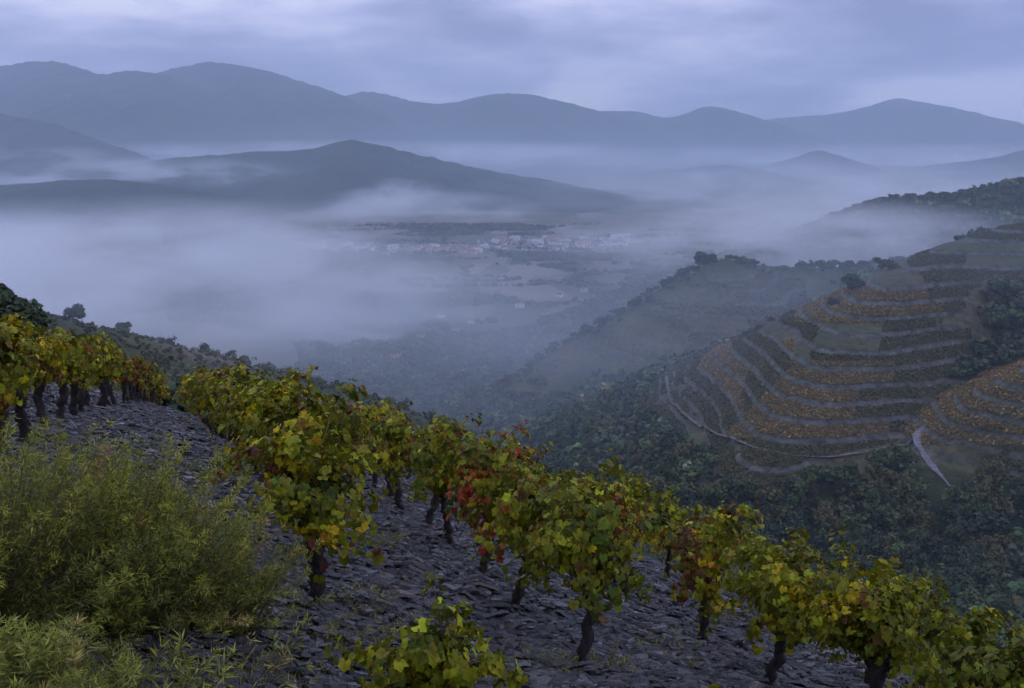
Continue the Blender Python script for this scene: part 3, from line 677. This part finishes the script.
lone('s', 982, 214, 610, 10.0, 3, 'dark tree clump at the saddle above the terraced hill', 312, 500)
lone('s', 964, 218, 610, 8.0, 3, 'smaller dark tree left of the saddle tree clump', 313, 500)

PB = [make_tree('b', 400 + k, 1.0, 'broadleaf_tree', k % 6, 260) for k in range(5)]
PS = [make_tree('s', 420 + k, 1.0, 'bush', (k + 2) % 6, 200) for k in range(3)]
# crest scrub of the near left hill
xs_, n = [], 0
for u in np.sort(rng.uniform(158, 640, 120)):
    i = np.interp(u, [p[0] for p in A_PTS], [p[1] for p in A_PTS]); y = float(np.interp(u, [p[0] for p in A_PTS], [p[2] for p in A_PTS])) + rng.uniform(-14, 6)
    x = P(u, i, y)[0]; h = rng.uniform(1.8, 4.2)
    where = ('upper end', 'upper part', 'upper middle', 'middle', 'lower middle', 'lower part', 'lower end')[min(6, int((u - 158) // 69))]; hs_ = 'tallest' if h > 3.6 else 'low' if h < 2.4 else 'mid-sized'
    tree_from((PB if rng.random() < .2 else PS)[rng.integers(0, 3)], (x, y, gz(x, y) - .2), h, f'{hs_} dark scrubby tree at the {where} of the hedge along the near left crest', 'tree', f'{hs_} crest hedge trees, {where}')
# skyline trees of ridges C and D
for u in np.linspace(535, 715, 46) + rng.normal(0, 1.5, 46):
    k = np.argmin(np.abs(CU + F * C_CR[:, 0] / C_CR[:, 1] * .99 - u)); p = C_CR[k] + rng.normal(0, 3, 3) * np.array([1, 1, 0]); x = P(u, 300, p[1])[0]
    y = float(np.interp(x, C_CR[:, 0], C_CR[:, 1])) + rng.uniform(-5, 3)
    tree_from(PB[rng.integers(0, 5)], (x, y, gz(x, y) - .3), rng.uniform(4, 8), 'tree on the steep skyline edge of the farther wooded ridge', 'tree', 'skyline trees of the farther wooded ridge')
for u in np.linspace(762, 1040, 56) + rng.normal(0, 2, 56):
    x = P(u, 210, 1090)[0]; y = float(np.interp(x, D_CR[:, 0], D_CR[:, 1])) + rng.uniform(-8, 4); x = P(u, 210, y)[0]
    tree_from((PS + PB)[rng.integers(0, 7)], (x, y, gz(x, y) - .3), rng.uniform(4, 9), 'tree on the skyline of the topmost right ridge', 'tree', 'skyline trees of the topmost right ridge')
# shoulder trees of B, following the left outline of the terraced hill
for (u, v) in ((800, 302), (790, 309), (768, 318), (755, 325), (742, 331), (728, 336), (716, 342), (704, 350), (694, 356), (684, 366), (676, 378), (672, 392)):
    p = on_land(u + 3, v + 4, 300, 700); tree_from(PS[rng.integers(0, 3)], p - np.array([0, 0, .2]), rng.uniform(2.0, 4.5), 'low bush along the left outline of the terraced hill', 'bush', 'bushes on the outline of the terraced hill')

# woodland: candidates over the slopes and the ravine
def woodland(n, yr, ur, seed):
    r = np.random.default_rng(seed); y = r.uniform(*yr, n); x = r.uniform(*ur, n) * y
    z, wl, tl, fm, t, a, b, c, e, d, fl = land(x, y)
    return r, x, y, z, wl, t, a, b, c, e, d, fl, fm
r, x, y, z, wl, t, a, b, c, e, d, fl, fm = woodland(26000, (270, 1150), (-.22, .62), 77)
clr = fbm(x, y, 45, 3, 88)
u_ = CU + F * x / y; v_ = HV - F * z / y
keep = (~a) & ((t < .15 + .25 * (clr > .1)) | (b & (z < -137) & (y < 470))) & ((clr > -.38) | (z < fl + 5) | (y < 540))
rd = np.array([on_land(*q_)[:2] for q_ in ROAD_UV]); rdd = dens([np.append(q_, 0) for q_ in rd], 6)[:, :2]
dr = np.min(np.hypot(x[:, None] - rdd[None, :, 0], y[:, None] - rdd[None, :, 1]), 1)
keep &= dr > 5.5
pdd = dens([np.append(on_land(*q_)[:2], 0) for q_ in PATH_UV], 6)[:, :2]
keep &= np.min(np.hypot(x[:, None] - pdd[None, :, 0], y[:, None] - pdd[None, :, 1]), 1) > 4
for q_ in pdd: keep &= ~((np.abs(x / y - q_[0] / q_[1]) < .009) & (y < q_[1]) & (y > q_[1] - 18))
keep &= ~(d & (clr < .12) & (y > 950))
# nothing in the line of sight from us to the road
for q_ in rdd: keep &= ~((np.abs(x / y - q_[0] / q_[1]) < .006) & (y < q_[1]) & (y > q_[1] - 24))
keep &= (y < 560) | (r.random(len(x)) < .75)
keep &= ~(c & (y > 600) & (r.random(len(x)) > .5))
x, y, z, t, cc_ = x[keep], y[keep], z[keep], t[keep], c[keep]; n = len(x)
hh = 4.0 + 9.0 * r.random(n) ** 1.7 * np.where(t > .1, .6, 1) * np.where(cc_ & (y > 600), .6, 1)
order = np.argsort(y / hh); x, y, z, hh = x[order], y[order], z[order], hh[order]
vis = (CU + F * x / y > 440) & (CU + F * x / y < 1040) & (HV - F * z / y < 660)
near_i = np.where(vis)[0][:290]; rest = np.setdiff1d(np.arange(n), near_i)
LAB = {0: 'dark green broadleaf tree', 1: 'mid green broadleaf tree', 2: 'olive green broadleaf tree', 3: 'blue-green broadleaf tree', 4: 'yellowing broadleaf tree'}
for i in near_i:
    k = int(r.integers(0, 5)); uu = CU + F * x[i] / y[i]
    vv = HV - F * z[i] / y[i]
    wh = ("at the foot of the farther ridge", "left of the narrow path", "under the narrow path", "under the golden terraces", "left of the pale road", "below the pale road", "at the right frame edge")[int(np.searchsorted([585, 670, 780, 880, 935, 985], uu))]
    ti = ("topmost", "upper", "middle", "lower", "lowest")[int(np.searchsorted([480, 510, 540, 575], vv))]
    sz_ = 'tall' if hh[i] > 9.5 else 'small' if hh[i] < 6 else 'medium'
    tree_from(PB[k], (x[i], y[i], z[i] - .3), float(hh[i]), f'{sz_} {LAB[k]} {wh}, {ti} tier', 'tree', f'{sz_} {LAB[k]}s {wh}, {ti} tier')
mb = MB()
TP = []
for k in range(8):
    rr_ = np.random.default_rng(900 + k); TP.append([crown_mesh(rr_, 110, .44, .40, .52, .16, TCOL[k % 6], 8), crown_mesh(rr_, 50, .46, .40, .50, .22, TCOL[k % 6], 6)])
def add_crowns(mb, x, y, z, h, r, lodd, bv=.38):
    k = r.integers(0, 8, len(x)); ang = r.uniform(0, 6.28, len(x)); wv = r.uniform(.9, 1.35, len(x)); br = r.lognormal(0, bv, len(x))
    for kk in range(8):
        V, f, c = TP[kk][lodd]; s = np.where(k == kk)[0]
        if not len(s): continue
        ca, sa = np.cos(ang[s]), np.sin(ang[s]); X = (V[None, :, 0] * ca[:, None] - V[None, :, 1] * sa[:, None]) * wv[s][:, None]; Y = (V[None, :, 0] * sa[:, None] + V[None, :, 1] * ca[:, None]) * wv[s][:, None]
        P3 = np.stack([X, Y, np.broadcast_to(V[None, :, 2], X.shape)], -1) * h[s][:, None, None] + np.stack([x[s], y[s], z[s] - .15 * h[s]], 1)[:, None]
        cl = c[None] * br[s][:, None, None]
        mb.add(P3.reshape(-1, 3), (f[None] + (np.arange(len(s)) * len(V))[:, None, None]).reshape(-1, f.shape[1]), col=cl.reshape(-1, 3))
nr = rest[y[rest] < 620]; fr_ = rest[y[rest] >= 620]
add_crowns(mb, x[nr], y[nr], z[nr], hh[nr], r, 0); add_crowns(mb, x[fr_], y[fr_], z[fr_], hh[fr_] * 1.15, r, 1)
# woods and hedges of the valley floor, and the far side of ridge D
r2, x, y, z, wl, t, a, b, c, e, d, fl, fm = woodland(60000, (900, 2700), (-.35, .55), 78)
hed = np.abs(fbm(x, y * 1.4, 190, 3, 91)) < .045; wood = fbm(x, y * 1.6, 260, 3, 93) > .28; up = (z > fl + 8)
vband = (y > 1930) & (y < 2060) & (fbm(x, y, 80, 2, 94) > -.25)
keep = (fm > .3) & (hed | wood | vband) | (up & (r2.random(len(x)) < .6))
keep &= ~((fm < .3) & ~up)
x, y, z = x[keep], y[keep], z[keep]; add_crowns(mb, x, y, z, r2.uniform(5, 11, len(x)), r2, 1)
tag(mb.build('woodland', M_TREE), 'dark mixed woodland filling the ravine and the far valley slopes', 'woodland', kind='stuff')

# scrub and vine rows on the near left hill, vines on the terraces
mb = MB(); TP_s = TP
r3 = np.random.default_rng(79)
y = r3.uniform(90, 335, 22000); x = r3.uniform(-.60, .40, 22000) * y; L_r = land(x, y); z = L_r[0]; a = L_r[5]
ph = ((x * .8 + y * .55) / 2.6) % 1.0
keep = a & ((ph < .38) | (fbm(x, y, 26, 3, 12) > .32)) & (y > 95)
x, y, z = x[keep], y[keep], z[keep]
TPV = []
def recol(cols, nq=14, sz=.42):
    res = []
    for k in range(8):
        rr_ = np.random.default_rng(950 + k); res.append([crown_mesh(rr_, nq, .5, .45, .4, sz, cols[k % len(cols)], 4)] * 2)
    return res
TP = recol([(.06, .075, .03), (.075, .08, .035), (.05, .065, .03), (.09, .08, .035)])
add_crowns(mb, x, y, z, r3.uniform(.7, 1.5, len(x)), r3, 0)
tag(mb.build('scrub', M_TREE), 'grey-green scrub and old vine rows covering the near left hillside', 'scrub', kind='stuff')
r4 = np.random.default_rng(80); y = r4.uniform(330, 900, 300000); x = r4.uniform(-.05, .62, 300000) * y
z, wl, tl, fm, t, a, b, c, e, d, fl = land(x, y); u_ = CU + F * x / y
n1 = fbm(x, y, 38, 3, 61)
ok_ = (t > .5) & (wl < .1) & (tl > .2) & (r4.random(len(x)) < np.where(y < 640, 1.0, .5))
qi = land.q.astype(np.int64); sec = np.floor((u_ + 30 * fbm(x, y, 60, 2, 62)) / 62).astype(np.int64)
hs = _h(qi, sec, qi * 0, 5); v_ = HV - F * z / y
patch = b & (u_ > 735 + .9 * (440 - v_)) & (u_ < 905) & (v_ > 362) & (v_ < 445) & (hs < .75)
patch |= b & (u_ > 800) & (u_ < 950) & (v_ > 285) & (v_ < 322) & (hs < .5)
patch |= b & (u_ > 700) & (u_ < 800) & (v_ > 340) & (v_ < 420) & (hs < .28)
gold = ok_ & (patch | (e & (v_ < 452)))
green_ = ok_ & ~gold & (hs > .22) & (n1 < .5)
for m_, cols, nm, lb in ((gold, [(.25, .17, .065), (.31, .215, .08), (.20, .14, .06), (.15, .14, .055)], 'terrace_vines', 'ochre and gold autumn vines planted along the far terraces'),
                         (green_, [(.09, .10, .035), (.11, .10, .04), (.075, .085, .035), (.13, .10, .045)], 'terrace_vines', 'dull green vines and scrub along the far terraces')):
    mb = MB(); TP = recol(cols, 8, .6); s = np.where(m_)[0]
    if nm and len(s): add_crowns(mb, x[s], y[s], z[s], r4.uniform(.55, 1.0, len(s)), r4, 0, .12); tag(mb.build(nm, M_TREE), lb, 'vines', kind='stuff')

# ------------------------------------------------------------------ village
def box(cx, cy, cz, sx, sy, sz):
    V = np.array([[i, j, k] for k in (0, 1) for j in (-.5, .5) for i in (-.5, .5)]) * np.array([sx, sy, sz]) + np.array([cx, cy, cz])
    return V, np.array([[0, 2, 3, 1], [4, 5, 7, 6], [0, 1, 5, 4], [2, 6, 7, 3], [0, 4, 6, 2], [1, 3, 7, 5]])
def plain(name, c, rough=.8):
    m, N_, L_ = mat(name); n = noise_c(N_, L_, objc(N_), .6, 4)
    return finish(m, N_, L_, ramp(N_, L_, n, [(.3, tuple(.82 * q for q in c)), (.7, tuple(min(1, 1.1 * q) for q in c))]), rough)
WALLS = [('white', plain('white_render', (.80, .79, .77))), ('cream', plain('cream_render', (.62, .56, .46))), ('grey stone', plain('grey_stone', (.33, .32, .31)))]
ROOFS = [plain('slate_roof', (.10, .10, .115)), plain('tile_roof', (.26, .14, .10)), plain('metal_roof', (.34, .35, .37), .5)]
M_WIN = plain('window_glass', (.03, .035, .045), .2)
def make_house(wl, rf, w, dp, h, rh):
    root = empty('house', (0, 0, 0)); mb = MB(); V, f = box(0, 0, -2, w, dp, h + 2); mb.add(V, f)
    V = np.array([[-w / 2, -dp / 2, h], [-w / 2, dp / 2, h], [-w / 2, 0, h + rh - .1], [w / 2, -dp / 2, h], [w / 2, dp / 2, h], [w / 2, 0, h + rh - .1]]); mb.add(V, np.array([[0, 2, 1], [3, 4, 5]]))
    mb.build('wall', wl, root); rb = MB(); o = .5; t_ = .25; k = rh / (dp / 2)
    for s in (-1, 1):
        V = np.array([[-w / 2 - o, s * (dp / 2 + o), h - o * k + .02], [w / 2 + o, s * (dp / 2 + o), h - o * k + .02], [w / 2 + o, 0, h + rh + .02], [-w / 2 - o, 0, h + rh + .02]]); V2 = V + np.array([0, 0, t_])
        rb.add(np.concatenate([V, V2]), np.array([[3, 2, 1, 0], [4, 5, 6, 7], [0, 1, 5, 4], [1, 2, 6, 5], [3, 0, 4, 7], [2, 3, 7, 6]]))
    roof = rb.build('roof', rf, root)
    for i in np.arange(-w / 2 + 1.6, w / 2 - 1, 3.2):
        for zf in (1.0, 3.8):
            if zf + 1.5 < h:
                V, f = box(i, -dp / 2 - .02, zf, 1.1, .1, 1.4); wb = MB(); wb.add(V, f); wb.build('window', M_WIN, root)
    V, f = box(w * .25, dp * .12, h + rh * .4, .8, .8, rh * .6 + 1.0); wb = MB(); wb.add(V, f); wb.build('chimney', wl, roof)
    return root
HP = [(make_house(WALLS[a_][1], ROOFS[b_], w, dp, h, rh), WALLS[a_][0], wd, ['dark', 'reddish', 'pale'][b_]) for a_, b_, w, dp, h, rh, wd in
      ((0, 0, 11, 8, 6, 2.4, 'small'), (0, 1, 15, 9, 6.5, 2.6, 'long'), (1, 0, 12, 9, 7, 2.6, 'tall'), (0, 2, 19, 12, 6, 2.2, 'wide'), (2, 0, 10, 8, 5.5, 2.4, 'small'), (1, 1, 14, 9, 6, 2.5, 'long'))]
used = set()
def place_house(k, u, yv, rz, sc, where, group):
    k = k % 6; x_ = (u - CU) / F * yv; z_ = gz(x_, yv); pr, wc, wd, rc = HP[k]
    if k in used: o = copy_thing(pr, (x_, yv, z_), rz, sc)
    else: used.add(k); o = pr; o.location = (x_, yv, z_); o.rotation_euler = (0, 0, rz); o.scale = (sc,) * 3
    tag(o, f'{wd} {wc} house, {rc} roof, {where}', 'house', group)
rv = np.random.default_rng(5)
for i in range(190):
    g_ = rv.random()
    u = rv.uniform(285, 480) if g_ < .42 else rv.uniform(470, 640)
    yv = 2150 - (u - 300) * .35 + rv.normal(0, 1) * (70 if u > 480 else 45) + (140 if u > 480 else 0)
    if u > 480: yv += (u - 480) * .6
    dv = yv - (2150 - (u - 300) * .35 + (140 + (u - 480) * .6 if u > 480 else 0))
    where = ('front' if dv < -25 else 'back' if dv > 25 else 'middle') + ' rank, ' + ['left end', 'left part', 'left half', 'centre', 'right half', 'right end'][int(np.clip((u - 300) // 55, 0, 5))] + ' of the misty village'
    place_house(int(rv.choice([0, 0, 1, 3, 2, 4, 5])), u, yv, rv.uniform(-.6, .6), float(rv.uniform(.8, 1.25)), where, 'houses ' + where)
for i, (u, yv) in enumerate(((380, 1085), (392, 1072), (403, 1088), (420, 1180), (455, 1230), (470, 1290), (490, 1230), (520, 1400), (560, 1500), (585, 1560), (600, 1480), (440, 1330), (545, 1350))):
    place_house([4, 1, 0, 5, 2, 0][i % 6], u, yv, rv.uniform(-.5, .5), .8, 'beyond the near left hedge' if i < 3 else 'among the valley fields', 'farm houses on the valley floor')

# ------------------------------------------------------------------ haze and fog
def volume(name, dens_, color=(.92, .96, 1.0), shape=None, aniso=0.0):
    m, N, L = mat(name); o = N.new('ShaderNodeOutputMaterial'); v = N.new('ShaderNodeVolumePrincipled')
    v.inputs['Color'].default_value = (*color, 1); v.inputs['Anisotropy'].default_value = aniso; v.inputs['Density'].default_value = dens_
    L.new(v.outputs[0], o.inputs['Volume'])
    if shape: shape(m, N, L, v, dens_)
    return m
HAZE = 1.05e-4
V, f = box(0, 7600, -270, 19000, 15600, 1150)
hz = MB(); hz.add(V, f); hz = hz.build('haze', volume('haze', HAZE, (.68, .84, 1.0))); tag(hz, 'even blue air haze between the viewer and the far mountains', 'haze', kind='stuff')
def bank_shape(scale, thr, seed, soft=.22, zpow=1.0, stretch=(1, 1, 1)):
    def fn(m, N, L, v, D):
        tcn = N.new('ShaderNodeTexCoord')
        ln = N.new('ShaderNodeVectorMath'); ln.operation = 'LENGTH'
        mp0 = N.new('ShaderNodeMapping'); mp0.inputs['Scale'].default_value = (1, 1, 1); L.new(tcn.outputs['Object'], mp0.inputs[0]); L.new(mp0.outputs[0], ln.inputs[0])
        def mth(op, a, b=None, clamp=False):
            q = N.new('ShaderNodeMath'); q.operation = op; q.use_clamp = clamp
            for i, w in enumerate((a, b)):
                if w is None: continue
                if isinstance(w, (int, float)): q.inputs[i].default_value = w
                else: L.new(w, q.inputs[i])
            return q.outputs[0]
        fall = mth('SUBTRACT', 1.0, ln.outputs['Value'], True)                    # 1 in the middle, 0 at the skin
        gm = N.new('ShaderNodeNewGeometry'); mp = N.new('ShaderNodeMapping'); mp.inputs['Scale'].default_value = (1 * stretch[0], 1 * stretch[1], 3.2 * stretch[2]); mp.inputs['Location'].default_value = (seed * 37.0, seed * 11.0, 0)
        L.new(gm.outputs['Position'], mp.inputs[0])
        t = nd(N, 'ShaderNodeTexNoise', Scale=1.0 / scale, Detail=4.5, Roughness=.6); L.new(mp.outputs[0], t.inputs[0])
        mr = N.new('ShaderNodeMapRange'); mr.interpolation_type = 'SMOOTHSTEP'; mr.inputs[1].default_value = .40 + thr * .5; mr.inputs[2].default_value = .60 + thr * .5; mr.inputs[3].default_value = 1 - soft; mr.inputs[4].default_value = 1
        L.new(t.outputs[0], mr.inputs[0])
        L.new(mth('MULTIPLY', mth('MULTIPLY', mr.outputs[0], mth('POWER', fall, zpow)), D), v.inputs['Density'])
    return fn
def ico(n=24, k=12):
    th = np.arange(n) / n * 2 * np.pi; V = [[0, 0, -1]]
    for j in range(1, k):
        ph = -np.pi / 2 + np.pi * j / k; V += [[math.cos(a) * math.cos(ph), math.sin(a) * math.cos(ph), math.sin(ph)] for a in th]
    V.append([0, 0, 1]); Fq = []; Ft = []
    for j in range(k - 2): Fq += [[1 + j * n + i, 1 + j * n + (i + 1) % n, 1 + (j + 1) * n + (i + 1) % n, 1 + (j + 1) * n + i] for i in range(n)]
    Ft += [[0, 1 + (i + 1) % n, 1 + i] for i in range(n)]; b_ = 1 + (k - 2) * n; Ft += [[len(V) - 1, b_ + i, b_ + (i + 1) % n] for i in range(n)]
    return np.array(V), np.array(Fq), np.array(Ft)
IV, IQ, IT = ico()
def bank(c, r_, D, scale, thr, seed, label, rz=0.0, soft=.92, stretch=(1, 1, 1), zpow=1.3, col=(.92, .96, 1.0)):
    o = mesh_np('fog_bank', IV, [IQ, IT], volume('fog', D, col, shape=bank_shape(scale, thr, seed, soft, zpow, stretch)))
    o.location = c; o.scale = r_; o.rotation_euler = (0, 0, rz)
    return tag(o, label, 'fog bank', 'fog banks lying in the valley', 'stuff')
def bk(u, v, y, rx, ry, rz_, *a, **k):
    p = P(u, v, y); return bank(tuple(p), (rx, ry, rz_), *a, **k)
FOGK = 1.0
bk(60, 268, 1450, 720, 600, 105, .0115, 260, .01, 1, 'thick fog bank filling the left valley above the near hill')
bk(150, 304, 1000, 480, 280, 90, .0062, 180, .02, 15, 'nearest fog bank rising just behind the crest of the near left hill')
bk(340, 318, 1220, 300, 300, 70, .0070, 160, .05, 2, 'pale fog tongue drifting over the fields above the near left hedge')
bk(400, 214, 2900, 480, 300, 80, .0100, 260, .02, 3, 'fog pouring round the right end of the low dark hill')
bk(60, 170, 4700, 1700, 400, 120, .0085, 500, .05, 4, 'fog bank between the low left hill and the ridge behind')
bk(150, 180, 3700, 850, 200, 92, .0170, 300, .03, 14, 'fog band rising just behind the low dark hill on the left')
bk(600, 222, 3250, 850, 280, 66, .0050, 260, .04, 5, 'fog drifting across the foot of the central wooded hill')
bk(400, 194, 3050, 170, 120, 55, .0160, 90, .05, 16, 'small billow of fog before the central wooded hill')
bk(330, 156, 5600, 3000, 600, 95, .0070, 600, .05, 6, 'thin bright fog sheet behind the central wooded hill')
bk(820, 200, 3600, 1500, 1100, 170, .0042, 320, .06, 7, 'broad veil of fog across the right middle distance')
bk(930, 210, 2000, 620, 450, 100, .0032, 300, .03, 12, 'fog veil behind the topmost right ridge')
bk(880, 168, 7400, 3200, 1000, 200, .0042, 600, .03, 8, 'far fog lying below the right mountains')
bk(805, 246, 970, 280, 140, 52, .024, 110, .0, 9, 'low fog wisp between the wooded ridge and the topmost right ridge')
bk(560, 340, 850, 420, 340, 115, .0020, 200, -.05, 11, 'thin mist at the mouth of the ravine', col=(.78, .89, 1.0))
bk(840, 330, 540, 360, 200, 130, .0015, 150, -.1, 13, 'faint blue mist hanging before the terraced hill', col=(.72, .86, 1.0))
bk(430, 286, 1650, 420, 240, 60, .0022, 200, .08, 10, 'thin torn mist over the valley fields before the village')
bk(140, 330, 240, 170, 80, 40, .0035, 90, -.1, 17, 'faint mist clinging to the near left hillside', col=(.78, .89, 1.0))
bank((0, 5200, -270), (5200, 4700, 420), .00042, 2000, -.3, 0, 'low even mist lying over the whole valley floor', soft=.2, zpow=2.0, col=(.70, .86, 1.0))
print('script done', time.process_time())
